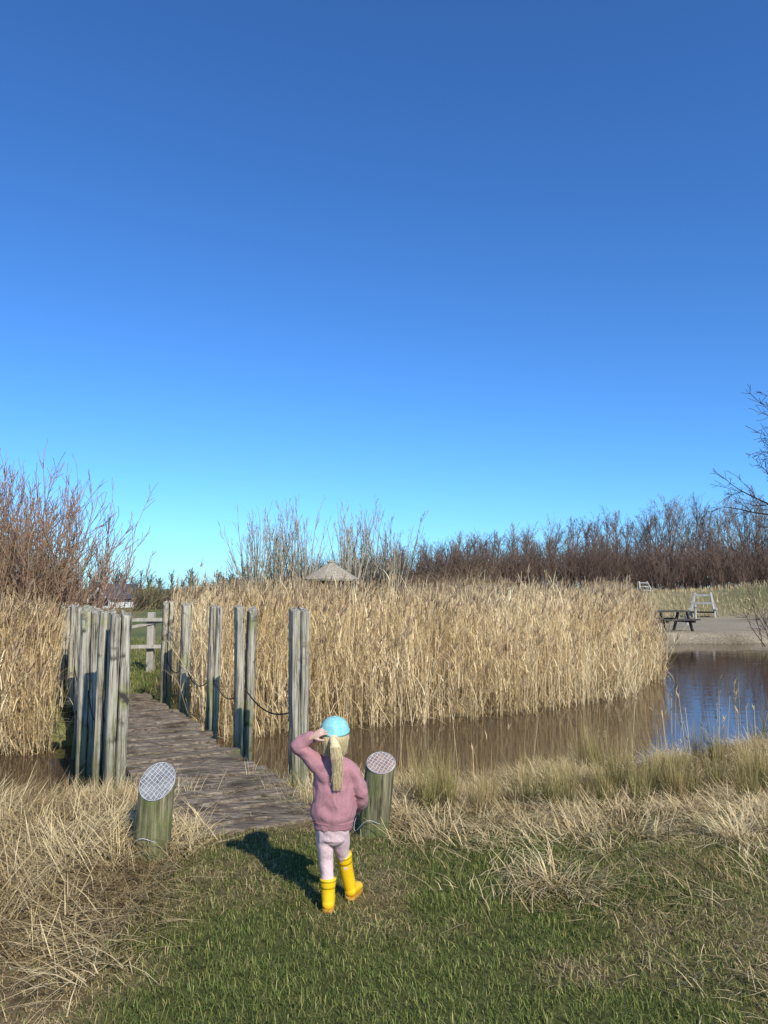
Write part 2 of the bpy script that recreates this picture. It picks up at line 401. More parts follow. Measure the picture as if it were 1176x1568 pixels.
for _ in range(40):
    x=rng.uniform(-.5,2.4); y=rng.uniform(6.3,8.2)
    if y<Yn(np.array([x]))[0]-.25: tuft(R,x,y,40,.10,(.12,.26),(0,.7),(0,.8),(.003,.005),(.28,.23,.09),(.50,.38,.18),seg=3)
x,y=pts(700,-.3,8,6.0,12.5); k=(y<Yn(x)+.3)&(y>Yn(x)-1.6)&(rng.random(700)<np.where(x<2.5,.35,.9)); x=x[k];y=y[k];n=len(x)
b=base_of(x,y); L=rng.uniform(.35,.9,n); hd=rng.uniform(0,2*PI,n); ln=rng.uniform(.0,.3,n)
R.add(blades(b,hd,L,ln,np.zeros(n),np.full(n,.005),jit((.6,.46,.25),n),seg=2,tipw=.6))
tip=b+np.stack([np.sin(ln)*L*np.cos(hd),np.sin(ln)*L*np.sin(hd),np.cos(ln)*L],1)
for q in range(4):
    kk=rng.random(n)<.4; R.add(blades(tip[kk]-[0,0,.04],hd[kk]+rng.normal(0,1,kk.sum()),rng.uniform(.05,.1,kk.sum()),rng.uniform(0,.5,kk.sum()),rng.uniform(0,.8,kk.sum()),np.full(kk.sum(),.014),jit((.6,.46,.26),kk.sum()),seg=2,floor=False))
R.obj('rush_tussocks',M_leaf)

# ------------------------------------------------------------------ reeds
def reeds(name,n,x0,x1,y0,y1,maskf,hm=2.05,leafn=4,front=lambda x,y: y-Yf(x),hx=None):
    acc=Acc(); x,y=pts(n,x0,x1,y0,y1)
    k=maskf(x,y); x=x[k];y=y[k]
    d=front(x,y)
    keep=rng.random(len(x))<np.where(d<1.6,1.0,.33)*np.where(d<.5,.7,1); x=x[keep];y=y[keep];d=d[keep]; n=len(x)
    z=np.maximum(hgt(x,y),-.5); b=np.stack([x,y,z],1)
    hh=hm if hx is None else np.interp(x,*hx)
    H=(hh+.30*(fbm(x,y,1.3,5)-.5)*2+rng.normal(0,.11,n))*np.clip(.74+d*.3,.5,1)
    H=H+ (rng.random(n)<.06)*rng.uniform(.08,.40,n)
    hd=rng.normal(.3,1.2,n); ln=np.abs(rng.normal(.06,.09,n))
    edge=d<.45; ln=np.where(edge,ln+rng.uniform(0,.5,n)*(rng.random(n)<.45),ln); hd=np.where(edge,rng.normal(-PI/2,.9,n),hd)
    tone=np.clip(fbm(x,y,1.0,15)*1.5-.2+rng.normal(0,.22,n),0,1)
    col=mixc((.57,.41,.19),(.93,.76,.47),tone)
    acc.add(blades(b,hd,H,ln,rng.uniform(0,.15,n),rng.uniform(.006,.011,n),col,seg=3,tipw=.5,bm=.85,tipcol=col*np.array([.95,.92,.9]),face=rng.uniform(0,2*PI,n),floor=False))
    def along(i,t):
        return b[i]+np.stack([np.sin(ln[i])*H[i]*t*np.cos(hd[i]),np.sin(ln[i])*H[i]*t*np.sin(hd[i]),np.cos(ln[i])*H[i]*t],1)
    for q in range(leafn):
        i=np.nonzero(rng.random(n)<np.where(d<1.6,.85,.4))[0]; t=rng.uniform(.12,.95,len(i))
        m_=len(i)
        acc.add(blades(along(i,t),rng.uniform(0,2*PI,m_),rng.uniform(.18,.5,m_),rng.uniform(.1,.6,m_),rng.uniform(.3,1.9,m_),rng.uniform(.008,.016,m_),col[i]*rng.uniform(.75,1.2,(m_,1)),seg=3,bm=.95,floor=False))
    i=np.nonzero(rng.random(n)<.22)[0]; m0=len(i)
    for q in range(5):
        acc.add(blades(along(i,np.full(m0,.97))+rng.normal(0,.01,(m0,3)),rng.normal(.2,.9,m0),rng.uniform(.1,.2,m0),rng.uniform(0,.5,m0),rng.uniform(.2,1.1,m0),rng.uniform(.012,.025,m0),jit((.40,.285,.175),m0,.3),seg=2,bm=.9,floor=False))
    x2,y2=pts(int(n*1.8),x0,x1,y0,y1); d2=front(x2,y2); k=maskf(x2,y2)&(d2<.9); x2=x2[k];y2=y2[k];n2=len(x2)
    b2=np.stack([x2,y2,np.maximum(hgt(x2,y2),-.36)+rng.random(n2)**2*.5],1)
    acc.add(blades(b2,rng.normal(-PI/2,1.3,n2),rng.uniform(.2,.65,n2),rng.uniform(.3,1.6,n2),rng.uniform(0,1.4,n2),rng.uniform(.006,.012,n2),jit((.76,.60,.36),n2,.5),seg=3,floor=False))
    return acc.obj(name,M_leaf)
def maskA(x,y):
    return (y>Yf(x)-.15)&(x>lineR(y))&(x>-.285*y)&(din(x,y)<.1)&(x<10.2)&(y<Yf(x)+9)&((y<17)|(x<.362*y))
reeds('reed_bed',60000,-5.5,10,9.9,27,maskA,front=lambda x,y:-din(x,y)+.05,hx=([-4,-1,2,5,9],[1.70,1.58,1.56,1.54,1.56]))
def maskB(x,y):
    return (y>Yf(x)-.1)&(x<np.minimum(.85-.53*y,-.44*y))
reeds('reed_bed',15000,-9.5,-3.8,8.9,12.6,maskB,hm=1.32,front=lambda x,y:-din(x,y)+.05)

G2=Acc()
x,y=pts(45000,-11,-2.6,10.2,24); k=(din(x,y)<-.3)&(x<-.27*y)&(x>-.47*y)&~((x>1.5-.53*y)&(x<2.4-.53*y)&(y<12.5)&(rng.random(45000)<.7)); x=x[k];y=y[k];n=len(x)
G2.add(blades(base_of(x,y),rng.uniform(0,2*PI,n),rng.uniform(.05,.16,n),rng.uniform(.1,.9,n),rng.uniform(0,.8,n),rng.uniform(.006,.012,n),np.where((rng.random(n)<.65)[:,None],jit((.15,.20,.05),n,.35),jit((.46,.36,.17),n,.3)),seg=2))
x,y=pts(16000,3,45,36,62); n=len(x)
k=((x>8)|(y<45))&(x>-.05*y)&(y>39+.25*(x-10)); x=x[k];y=y[k];n=len(x)
G2.add(blades(base_of(x,y),rng.uniform(0,2*PI,n),rng.uniform(.15,.45,n),rng.uniform(.0,.5,n),rng.uniform(0,.8,n),rng.uniform(.02,.05,n),jit((.55,.44,.24),n,.3),seg=2))
G2.obj('meadow_grass',M_leaf)

# ------------------------------------------------------------------ bare trees
def grow(segs,p,d,L,r,lv,par):
    n=par['n'][lv]; st=L/n
    for i in range(n):
        d=(d+Vector(rng.normal(0,par['wob'][lv],3))+Vector((0,0,par['up'][lv]))).normalized()
        q=p+d*st; r2=max(r*(1-.75*(i+1)/n),par['rmin']); r1=max(r*(1-.75*i/n),par['rmin'])
        segs.append((*p,*q,r1,r2)); p=q
        if lv+1<len(par['n']) and (i+1)/n>par['start'][lv]:
            for c in range(rng.poisson(par['kids'][lv])):
                ang=rng.uniform(*par['spread'][lv]); ax=d.orthogonal().normalized()
                ax=Quaternion(d,rng.uniform(0,2*PI))@ax
                dc=Quaternion(ax,ang)@d
                grow(segs,p,dc,L*par['ratio'][lv]*rng.uniform(.6,1.15)*(1-.45*i/n),max(r2*.6,par['rmin']),lv+1,par)
def tree_np(par,h,r,stems=1,R=0,lean=.1,fan=None):
    segs=[]
    for s_ in range(stems):
        a=rng.uniform(0,2*PI); rr=R*math.sqrt(rng.random())
        p=Vector((rr*math.cos(a),rr*math.sin(a),0)); l=abs(rng.normal(0,lean))
        if fan: l=rng.uniform(*fan)
        d=Vector((math.sin(l)*math.cos(a),math.sin(l)*math.sin(a),math.cos(l)))
        grow(segs,p,d,h*rng.uniform(.7,1.05),r,0,par)
    return np.array(segs)
def put(acc,T,x,y,z,s,col,ja=.2,rot=None,rs=1):
    a=rng.uniform(0,2*PI) if rot is None else rot
    c,sn=math.cos(a),math.sin(a); M=np.array([[c,-sn,0],[sn,c,0],[0,0,1]])
    p0=T[:,:3]@M.T*s+[x,y,z]; p1=T[:,3:6]@M.T*s+[x,y,z]
    acc.add(sticks(p0,p1,T[:,6]*rs,T[:,7]*rs,jit(col,len(T),ja)*rng.uniform(.8,1.2)))
P_wood=dict(n=[8,5,2],wob=[.04,.09,.14],up=[.05,.12,.10],start=[.2,.0],kids=[2.4,2.6],spread=[(.4,.9),(.3,.85)],ratio=[.42,.38],rmin=.010)
temps=[]
for _ in range(8):
    T=tree_np(P_wood,6.2,.10); T[:,[0,1,2,3,4,5]]*=7/ max(T[:,5].max(),1); temps.append(T)
W=Acc()
def topH(px):
    return 1.1*np.interp(px,[-8,2,5,14,22,26,40,70],[4.2,6.3,6.5,7.3,8.6,9.5,10.4,10.5])
for row in range(5):
    for x in np.arange(-7,62,1.3):
        xx=x+rng.uniform(-.8,.8); yy=74-.12*xx+row*2.2+rng.uniform(-.8,.8)
        h=topH(xx*72/yy)*rng.uniform(.72,1.03)-.9*float(sst((xx-2)/6))
        put(W,temps[rng.integers(8)],xx,yy,float(hgt(xx,yy)),h/7,(.165,.12,.10) if rng.random()<.65 else (.27,.225,.19))
P_br=dict(n=[4,2],wob=[.15,.2],up=[.08,.08],start=[.0],kids=[2.5],spread=[(.3,.9)],ratio=[.5],rmin=.012)
br=[tree_np(P_br,2.6,.03,stems=14,R=.9,lean=.35) for _ in range(5)]
for x in np.arange(-9,62,.8):
    for row in range(3):
        xx=x+rng.uniform(-.5,.5); yy=71-.12*xx+row*2+rng.uniform(-.8,.8)
        put(W,br[rng.integers(5)],xx,yy,float(hgt(xx,yy)),rng.uniform(1.0,1.8),(.16,.11,.085))
W.obj('bare_woodland',M_twig)

W2=Acc()
for k_ in range(130):
    xx=rng.uniform(-150,-22); yy=rng.uniform(135,165)
    put(W2,temps[rng.integers(8)],xx,yy,float(hgt(xx,yy)),rng.uniform(.75,1.05),(.10,.095,.075),rs=2.6)
for k_ in range(200):
    xx=rng.uniform(-120,-2); yy=rng.uniform(90,132)
    if abs(xx/yy+.37)<.035 or abs(xx/yy+.435)<.03: continue
    put(W2,br[rng.integers(5)],xx,yy,float(hgt(xx,yy)),rng.uniform(.8,1.4),(.11,.095,.06) if rng.random()<.7 else (.28,.24,.12),rs=2.2)
W2.obj('distant_trees',M_twig)

P_wil=dict(n=[8,4,2],wob=[.03,.06,.1],up=[.03,.10,.1],start=[.25,.3],kids=[1.5,.8],spread=[(.2,.55),(.2,.5)],ratio=[.30,.4],rmin=.009)
for cx,cy,h,st,ln_ in [(-7.2,41,5.6,20,.20),(-6.1,41.5,5.8,18,.12),(-4.6,41,6.1,18,.17),(-2.1,42,6.3,20,.15),(-.9,43,5.6,14,.16),(.5,42,5.7,18,.18)]:
    a=Acc(); T=tree_np(P_wil,h*.93,.055,stems=st,R=.35,lean=ln_); put(a,T,cx,cy,float(hgt(cx,cy)),1,(.33,.285,.21)); a.obj('willow_tree',M_twig)
B=Acc()
for x in np.arange(-12,9,.4):
    put(B,br[rng.integers(5)],x+rng.uniform(-.3,.3),44+rng.uniform(-1.5,2.5),-.3,rng.uniform(.75,1.15)*np.interp(x,[-12,-9,-8,-2,9],[.55,.65,1.08,1.08,.95]),(.25,.175,.10) if rng.random()<.6 else (.15,.11,.08))
B.obj('scrub_hedge',M_twig)

P_os=dict(n=[8,4,2],wob=[.03,.06,.08],up=[.03,.08,.06],start=[.15,.2],kids=[1.7,.8],spread=[(.2,.6),(.25,.6)],ratio=[.36,.45],rmin=.0048)
for cx,cy,h,st,fan in [(-6.1,12.3,3.3,36,(.0,.5)),(-7.0,12.8,3.7,36,(0,.4)),(-5.5,12.8,3.1,28,(0,.6)),(-6.6,13.8,3.6,30,(0,.4)),(-6.5,11.6,2.9,26,(0,.35))]:
    a=Acc(); T=tree_np(P_os,h,.018,stems=st,R=.45,fan=fan); put(a,T,cx,cy,-.3,1,(.31,.20,.135)); a.obj('osier_willow_shrub',M_twig)
P_b2=dict(n=[6,3],wob=[.12,.16],up=[.04,.04],start=[.1],kids=[2.2],spread=[(.4,1.0)],ratio=[.4],rmin=.0048)
a=Acc(); T=tree_np(P_b2,2.6,.014,stems=190,R=1.3,fan=(0,.4)); put(a,T,-6.6,11.5,-.3,1,(.33,.22,.13)); a.obj('bramble_thicket',M_twig)

P_rt=dict(n=[10,6,4,2],wob=[.06,.12,.16,.2],up=[.02,.03,.03,.03],start=[.12,.15,.1],kids=[2.6,1.5,1.1],spread=[(.7,1.3),(.4,.9),(.4,.9)],ratio=[.42,.5,.5],rmin=.006)
a=Acc(); T=tree_np(P_rt,7.4,.11); put(a,T,10.75,19.4,-.1,1,(.09,.07,.055)); a.obj('alder_tree',M_twig)
a=Acc(); T=tree_np(P_b2,2.4,.018,stems=18,R=.5,fan=(0,.6)); put(a,T,12.3,23.4,-.2,1,(.10,.065,.05)); a.obj('bank_shrub',M_twig)

# ------------------------------------------------------------------ bridge
bridge=empty('wooden_footbridge')
bd=np.array([-.468,.883]); pd=np.array([.883,.468])
def half_post(mb,cx,cy,zb,zt,ra,rb,seed,inner):
    r_=np.random.default_rng(seed); rings=[]; n=14
    tx,ty=r_.normal(0,.012,2); ph=r_.uniform(.95,1.05,n); sl=r_.normal(0,.25)
    for i in range(19):
        t=i/18; z=zb+(zt-zb)*t; ring=[]
        wob=r_.normal(0,.0025,2)
        for q in range(n):
            an=(q+.5)*2*PI/n; ca,sa=math.cos(an),math.sin(an)
            pw=.28 if ca*inner>0 else .55
            su=abs(ca)**pw*np.sign(ca)*ra*ph[q]*(1+r_.normal(0,.015)); sv=abs(sa)**.5*np.sign(sa)*rb*ph[q]*(1+r_.normal(0,.02))
            zz=z+((r_.normal(0,.007)+sl*su+.25*sv) if i==18 else 0)
            ring.append((cx+tx*z+wob[0]+pd[0]*su+bd[0]*sv,cy+ty*z+wob[1]+pd[1]*su+bd[1]*sv,zz))
        rings.append(ring)
    c=np.mean(np.array(rings[-1]),0); rings.append([tuple(c+(np.array(p_)-c)*.88+np.array([0,0,.006])) for p_ in rings[-1]])
    mb.loft(rings)
posts=[('R',-.73,6.5,1.47,.150),('R',-1.47,7.9,1.45,.165),('R',-2.05,9.0,1.44,.145),('R',-2.72,10.26,1.44,.15),('R',-3.25,11.2,1.44,.15),
       ('L',-2.28,6.45,1.43,.165),('L',-2.50,6.72,1.44,.14),('L',-2.98,7.6,1.42,.18),('L',-3.59,9.0,1.42,.17),('L',-4.25,10.3,1.40,.16),('L',-4.8,11.3,1.38,.16)]
for i,(sd,x,y,zt,w) in enumerate(posts):
    mb=MB(); g_=w/4; gp=-.004 if i in (0,2,3) else .004
    half_post(mb,x-pd[0]*(g_+gp),y-pd[1]*(g_+gp),-.75,zt-rng.uniform(0,.035),g_,w*.40,100+i,1)
    half_post(mb,x+pd[0]*(g_+gp),y+pd[1]*(g_+gp),-.75,zt-rng.uniform(0,.035),g_,w*.43,200+i,-1)
    mb.obj('post_%d'%i,M_post,bridge)
mb=MB(); t=0
s0=np.array([1.90-.53*5.25,5.25])
while t<6.9:
    wd=rng.uniform(.13,.21); c=s0+bd*(t+wd/2)+pd*rng.normal(0,.02); hl=.56+rng.normal(0,.035); yaw=rng.normal(0,.022)
    ux=np.array([pd[0]*math.cos(yaw)-pd[1]*math.sin(yaw),pd[0]*math.sin(yaw)+pd[1]*math.cos(yaw)]); uy=np.array([-ux[1],ux[0]])
    z0=.03+rng.normal(0,.012); tl=rng.normal(0,.014); rings=[]; cup=rng.uniform(-.004,.008)
    for i in range(13):
        s_=-hl+2*hl*i/12; e=rng.normal(0,.004,5); hw=wd/2+rng.normal(0,.005)*(1.8 if i in(0,12) else 1)
        ring=[]
        for (a_,b_,q) in [(-1,-1,0),(1,-1,1),(1,.5,2),(.85,1,3),(0,1-cup*40,4),(-.85,1,0),(-1,.5,1)]:
            pp=c+ux*s_+uy*hw*a_; ring.append((pp[0],pp[1],z0-.025+.025*b_+tl*s_+e[q]))
        rings.append(ring)
    mb.loft(rings); t+=wd+abs(rng.normal(.026,.018))
mb.obj('deck_planks',M_deck,bridge)
mb=MB()
for off in (-.42,.42):
    p0=s0+bd*.2+pd*off; p1=s0+bd*6.8+pd*off
    mb.beam((p0[0],p0[1],-.11),(p1[0],p1[1],-.11),.14,.16)
mb.obj('stringers',M_dark,bridge)
rp=Acc(); P0=[];P1=[]
for side in ('R','L'):
    ps=[p_ for p_ in posts if p_[0]==side]
    for a_,b_ in zip(ps[:-1],ps[1:]):
        za,zb=.62,.62; pr=None; sg=.2*rng.uniform(.6,1.2)
        for i in range(13):
            t=i/12; q=(a_[1]+(b_[1]-a_[1])*t,a_[2]+(b_[2]-a_[2])*t,za+(zb-za)*t-sg*4*t*(1-t))
            if pr: P0.append(pr);P1.append(q)
            pr=q
rp.add(sticks(P0,P1,np.full(len(P0),.008),np.full(len(P0),.008),jit((.08,.07,.055),len(P0))))
rp.obj('sagging_rope',M_twig,bridge)
x,y=pts(8000,-4.5,0,5.2,11.2); k=on_deck(x,y,-.02)&(rng.random(8000)<.2+.9*(fbm(x,y,.3,95)>.55)); x=x[k];y=y[k]; n=len(x)
LB=Acc(); LB.add(blades(np.stack([x,y,np.full(n,.045)],1),rng.uniform(0,2*PI,n),rng.uniform(.02,.14,n),np.full(n,1.5),rng.uniform(0,.1,n),rng.uniform(.003,.005,n),jit((.46,.34,.18),n,.5),seg=2,floor=False)); LB.obj('straw_litter',M_leaf,bridge)

# ------------------------------------------------------------------ bollards
def bollard(bx,by,tx,ty,ztop,r,tilt,cutmat,seed):
    e=empty('wooden_bollard'); mb=MB(); n=28; rings=[]; r_=np.random.default_rng(seed); ph=1+.03*np.sin(np.arange(n)*2*PI/n*3+seed)+r_.normal(0,.008,n)
    zb=float(hgt(bx,by))-.15
    for i in range(14):
        t=i/13; ring=[]
        cx=bx+(tx-bx)*t; cy=by+(ty-by)*t
        for q in range(n):
            an=q*2*PI/n; rr=r*ph[q]*(1.07-.07*t)*(1+r_.normal(0,.006))
            x_=rr*math.cos(an); y_=rr*math.sin(an)
            zt=ztop+y_*math.tan(tilt); z=zb+(zt-zb)*t
            ring.append((cx+x_,cy+y_,z))
        rings.append(ring)
    mb.loft(rings); mb.obj('post_body',M_bol,e)
    mb=MB(); nrm=Vector((0,-math.sin(tilt),math.cos(tilt))); u=Vector((1,0,0)); v=Vector((0,math.cos(tilt),math.sin(tilt)))
    c=Vector((tx,ty,ztop)); sv=1/math.cos(tilt)
    disc=lambda k,o:[c+u*(r*k*math.cos(q*2*PI/n))+v*(r*k*sv*math.sin(q*2*PI/n))+nrm*o for q in range(n)]
    mb.loft([disc(.965,-.004),disc(.965,.004),disc(.93,.007)]); mb.obj('cut_top',cutmat,e)
    P0=[];P1=[]; st=.026
    a_=np.arange(-.2,.2,st)
    for sgn in (1,-1):
        dx,dy=math.cos(sgn*.9+.2),math.sin(sgn*.9+.2)
        for o in a_:
            px,py=-dy*o,dx*o
            wv_=r_.uniform(0,6)
            seg=[(px+dx*s_+.002*math.sin(s_*90+wv_),py+dy*s_+.002*math.cos(s_*70+wv_)) for s_ in np.linspace(-.2,.2,41)]
            for s1,s2 in zip(seg[:-1],seg[1:]):
                ok=lambda s_:(s_[0]/r)**2+(s_[1]/(r*sv))**2<.95
                if ok(s1) and ok(s2):
                    P0.append(c+u*s1[0]+v*s1[1]+nrm*.0105); P1.append(c+u*s2[0]+v*s2[1]+nrm*.0105)
    ring=disc(.975,.009)
    for q in range(n): P0.append(ring[q]);P1.append(ring[(q+1)%n])
    cc=[(bx+r*1.12*math.cos(q*2*PI/n),by+r*1.12*math.sin(q*2*PI/n),zb+.26+.03*math.sin(q*.7)+.035*math.cos(q*2*PI/n)) for q in range(n)]
    for q in range(n): P0.append(cc[q]);P1.append(cc[(q+1)%n])
    nn=len(P0); a=Acc(); a.add(sticks(np.array([tuple(p_) for p_ in P0]),np.array([tuple(p_) for p_ in P1]),np.full(nn,.0019),np.full(nn,.0019),jit((.6,.6,.6),nn,.1))); a.obj('wire_netting',M_wire,e)
bollard(-1.44,4.72,-1.40,4.72,.455,.108,math.radians(40),M_cut,3)
bollard(-.09,5.18,-.02,5.2,.455,.10,math.radians(27),M_cut2,5)

# ------------------------------------------------------------------ gate beyond the bridge
e=empty('field_gate'); mb=MB()
zg=float(hgt(-4.95,15.9))
mb.beam((-4.95,15.9,zg-.2),(-4.95,15.9,1.13),.14,.14); mb.obj('gate_post',M_pale,e,bevel=.01)
mb=MB(); mb.beam((-7.6,15.5,zg-.2),(-7.6,15.5,1.1),.13,.13); mb.obj('hinge_post',M_pale,e,bevel=.01)
mb=MB()
for z in (.42,.98): mb.beam((-7.5,15.45,z),(-4.6,15.80,z),.05,.07)
mb.beam((-7.4,15.5,.42),(-4.7,15.85,.95),.035,.06)
mb.obj('rails',M_pale,e)

# ------------------------------------------------------------------ far furniture
e=empty('picnic_table'); cx,cy=10.9,28.6; z=float(hgt(cx,cy)); ax=Vector((.95,.3,0)).normalized(); ay=Vector((-ax.y,ax.x,0)); O=Vector((cx,cy,z))
mb=MB()
for o in (-.28,-.14,0,.14,.28): mb.box(O+ay*o+Vector((0,0,.74)),.8,.062,.025,ax,ay)
mb.obj('table_top',M_dark,e)
mb=MB()
for s_ in (-1,1):
    for o in (-.07,.07): mb.box(O+ay*(s_*.68+o)+Vector((0,0,.44)),.8,.062,.025,ax,ay)
mb.obj('benches',M_dark,e)
mb=MB()
for s_ in (-.6,.6):
    mb.beam(O+ax*s_+ay*-.75+Vector((0,0,.37)),O+ax*s_+ay*.75+Vector((0,0,.37)),.06,.09)
    for t_ in (-1,1): mb.beam(O+ax*(s_+.05)+ay*(t_*.55)+Vector((0,0,-.05)),O+ax*(s_+.05)+ay*(t_*.25)+Vector((0,0,.71)),.06,.10)
mb.obj('legs',M_dark,e)
def lounge(name,cx,cy,w,h,rot,mat):
    e=empty(name); z=float(hgt(cx,cy)); O=Vector((cx,cy,z)); ax=Vector((math.cos(rot),math.sin(rot),0)); ay=Vector((-ax.y,ax.x,0)); up=Vector((0,0,1))
    mb=MB()
    for s_ in (-1,1):
        mb.beam(O+ax*s_*w*.5-ay*.35*h-up*.05,O+ax*s_*w*.30+ay*.30*h+up*h,.10,.10)
        mb.beam(O+ax*s_*w*.5+ay*.5*h-up*.05,O+ax*s_*w*.42+ay*.0*h+up*h*.6,.08,.08)
        mb.beam(O+ax*s_*w*.5-ay*.5*h+up*h*.36,O+ax*s_*w*.5+ay*.35*h+up*h*.34,.09,.07)
    mb.obj('side_frames',mat,e)
    mb=MB()
    for i in range(4): mb.box(O-ay*(.38-.15*i)*h+up*(h*.24-.02*i),w*.46,.06*h,.025,ax,ay)
    mb.obj('seat_slats',M_dark if name!='wooden_bench' else mat,e)
    mb=MB()
    for t in (.58,.90):
        p_=O+ay*(-.35+.65*t)*h+up*(h*t); wv_=w*(.5-.2*t); mb.beam(p_-ax*wv_-ay*.05,p_+ax*wv_-ay*.05,.03,.08*h)
    mb.obj('back_slats',mat,e)
lounge('wooden_lounge_bench',17.75,41.5,1.35,1.35,-.5,M_pale)
lounge('wooden_bench',19.3,55,1.0,.85,.2,M_pale)
for (x,y,h) in [(12.0,34.5,.75),(11.5,36.5,.6),(13.6,33.5,.35),(16.7,40.0,.7)]:
    e=empty('marker_post'); mb=MB(); z=float(hgt(x,y))
    mb.limb([(x,y,z-.1,.07,.07),(x,y,z+h*.5,.068,.068),(x,y,z+h,.065,.065)],n=10,sub=2); mb.obj('shaft',M_pale,e)
    mb=MB(); mb.limb([(x,y,z+h*.8,.075,.075),(x,y,z+h*.86,.075,.075)],n=10,sub=1,round_ends=False); mb.obj('band',M_dark,e)
e=empty('thatched_shelter'); cx,cy=-2.75,38.5; z0=-.2
mb=MB(); n=24; rings=[]
for i,(rr,zz) in enumerate([(1.30,2.03),(1.38,2.0),(1.42,2.1),(.98,2.40),(.55,2.67),(.22,2.86),(.18,2.91),(.22,2.99),(.05,3.08)]):
    rings.append([(cx+rr*math.cos(q*2*PI/n)*(1+.03*math.sin(q*3.1+i)),cy+rr*math.sin(q*2*PI/n),zz+.02*math.sin(q*2.3)) for q in range(n)])
mb.loft(rings); mb.obj('thatch_roof',M_thatch,e)
mb=MB()
for q in range(6): 
    a_=q*PI/3+.2; mb.beam((cx+1*math.cos(a_),cy+1*math.sin(a_),z0),(cx+1*math.cos(a_),cy+1*math.sin(a_),2.1),.1,.1)
mb.obj('support_posts',M_dark,e)

def house(cx,cy,w,d,hw,hr,rot):
    e=empty('white_house'); z=float(hgt(cx,cy))-.3; ax=Vector((math.cos(rot),math.sin(rot),0)); ay=Vector((-ax.y,ax.x,0)); O=Vector((cx,cy,z)); up=Vector((0,0,1))
    mb=MB(); prof=[(-w/2,0),(w/2,0),(w/2,hw),(0,hr),(-w/2,hw)]
    mb.loft([[O+ax*a+up*b-ay*d/2 for a,b in prof],[O+ax*a+up*b+ay*d/2 for a,b in prof]]); mb.obj('walls',M_white,e)
    mb=MB()
    for s_ in (-1,1):
        p_=O+up*(hr+.16); q_=O+ax*s_*(w/2+.4)+up*(hw-.4*(hr-hw)/(w/2)+.16)
        sl=(q_-p_).normalized(); nn=sl.cross(ay).normalized()
        if nn.z<0: nn=-nn
        mb.box((p_+q_)/2,(q_-p_).length/2,d/2+.3,.10,sl,ay,nn)
    mb.box(O+ay*d*.2+up*(hr+.4),.35,.35,.7); mb.obj('roof',M_roof,e)
    mb=MB()
    for a_ in (-w*.27,w*.27): mb.box(O-ay*(d/2+.02)+ax*a_+up*1.3,.55,.05,.6,ax,ay)
    mb.box(O-ay*(d/2+.02)+up*(hw+.6),.45,.05,.5,ax,ay); mb.obj('windows',M_glass,e)
    mb=MB(); mb.box(O-ay*(d/2+.025)+up*1.05,.45,.06,1.05,ax,ay); mb.obj('door',M_roof,e)
house(-43.5,121,4.6,8,1.8,3.9,-.35)
house(-52.5,118,4.4,8,1.8,3.9,-.2)

# ------------------------------------------------------------------ child
child=empty('child')
def fabric(name,c1,c2,scale=140,wr=.5,rough=.9,sheen=.2):
    m,nt,out=nodes(name); tc=N(nt,'ShaderNodeTexCoord')
    n1=N(nt,'ShaderNodeTexNoise'); n1.inputs['Scale'].default_value=9; n1.inputs['Detail'].default_value=1.5; n1.inputs['Distortion'].default_value=1.4
    n2=N(nt,'ShaderNodeTexNoise'); n2.inputs['Scale'].default_value=scale; n2.inputs['Detail'].default_value=3
    for n_ in (n1,n2): nt.links.new(tc.outputs['Object'],n_.inputs['Vector'])
    r=ramp(nt,[(.35,c1),(.65,c2)]); nt.links.new(n2.outputs[0],r.inputs[0])
    p=N(nt,'ShaderNodeBsdfPrincipled'); p.inputs['Roughness'].default_value=rough; p.inputs['Sheen Weight'].default_value=sheen; p.inputs['Specular IOR Level'].default_value=.2
    nt.links.new(r.outputs[0],p.inputs['Base Color'])
    b=N(nt,'ShaderNodeBump'); b.inputs['Strength'].default_value=wr; b.inputs['Distance'].default_value=.03; nt.links.new(n1.outputs[0],b.inputs['Height'])
    b2=N(nt,'ShaderNodeBump'); b2.inputs['Strength'].default_value=.15; b2.inputs['Distance'].default_value=.002; nt.links.new(n2.outputs[0],b2.inputs['Height']); nt.links.new(b.outputs[0],b2.inputs['Normal'])
    nt.links.new(b2.outputs[0],p.inputs['Normal']); nt.links.new(p.outputs[0],out.inputs[0]); return m
M_sweat=fabric('mauve_sweatshirt',(.37,.175,.185),(.43,.21,.222),sheen=.08)
M_rib=fabric('mauve_ribbing',(.33,.15,.16),(.40,.19,.205),wr=.2,sheen=.05)
M_pants=fabric('pale_pink_leggings',(.60,.41,.40),(.72,.53,.51),scale=90,sheen=.08,wr=.35)
M_skin=noisy('skin',[(.3,(.60,.36,.26)),(.7,(.68,.43,.32))],(30,30,30),.5,.05)
M_boot=noisy('yellow_rubber',[(.3,(.80,.48,.01)),(.7,(.88,.55,.015))],(10,10,10),.35,.03,spec=.5)
M_sole=noisy('boot_sole',[(.3,(.5,.25,.03)),(.7,(.6,.32,.05))],(30,30,30),.7,.1)
M_cap=noisy('turquoise_cap',[(.3,(.20,.50,.50)),(.55,(.27,.56,.55)),(.74,(.33,.60,.57)),(.82,(.60,.62,.40))],(1,1,1),.95,.05,nscale=55,detail=1,spec=.05)
M_hair=noisy('blonde_hair',[(.3,(.62,.46,.22)),(.7,(.86,.70,.42))],(140,140,8),.45,.4,spec=.4)
M_eye=noisy('eye_dark',[(.3,(.03,.04,.06)),(.7,(.06,.07,.1))],(1,1,1),.2,.0)
M_lip=noisy('lips',[(.3,(.45,.16,.14)),(.7,(.5,.2,.17))],(20,20,20),.5,.0)

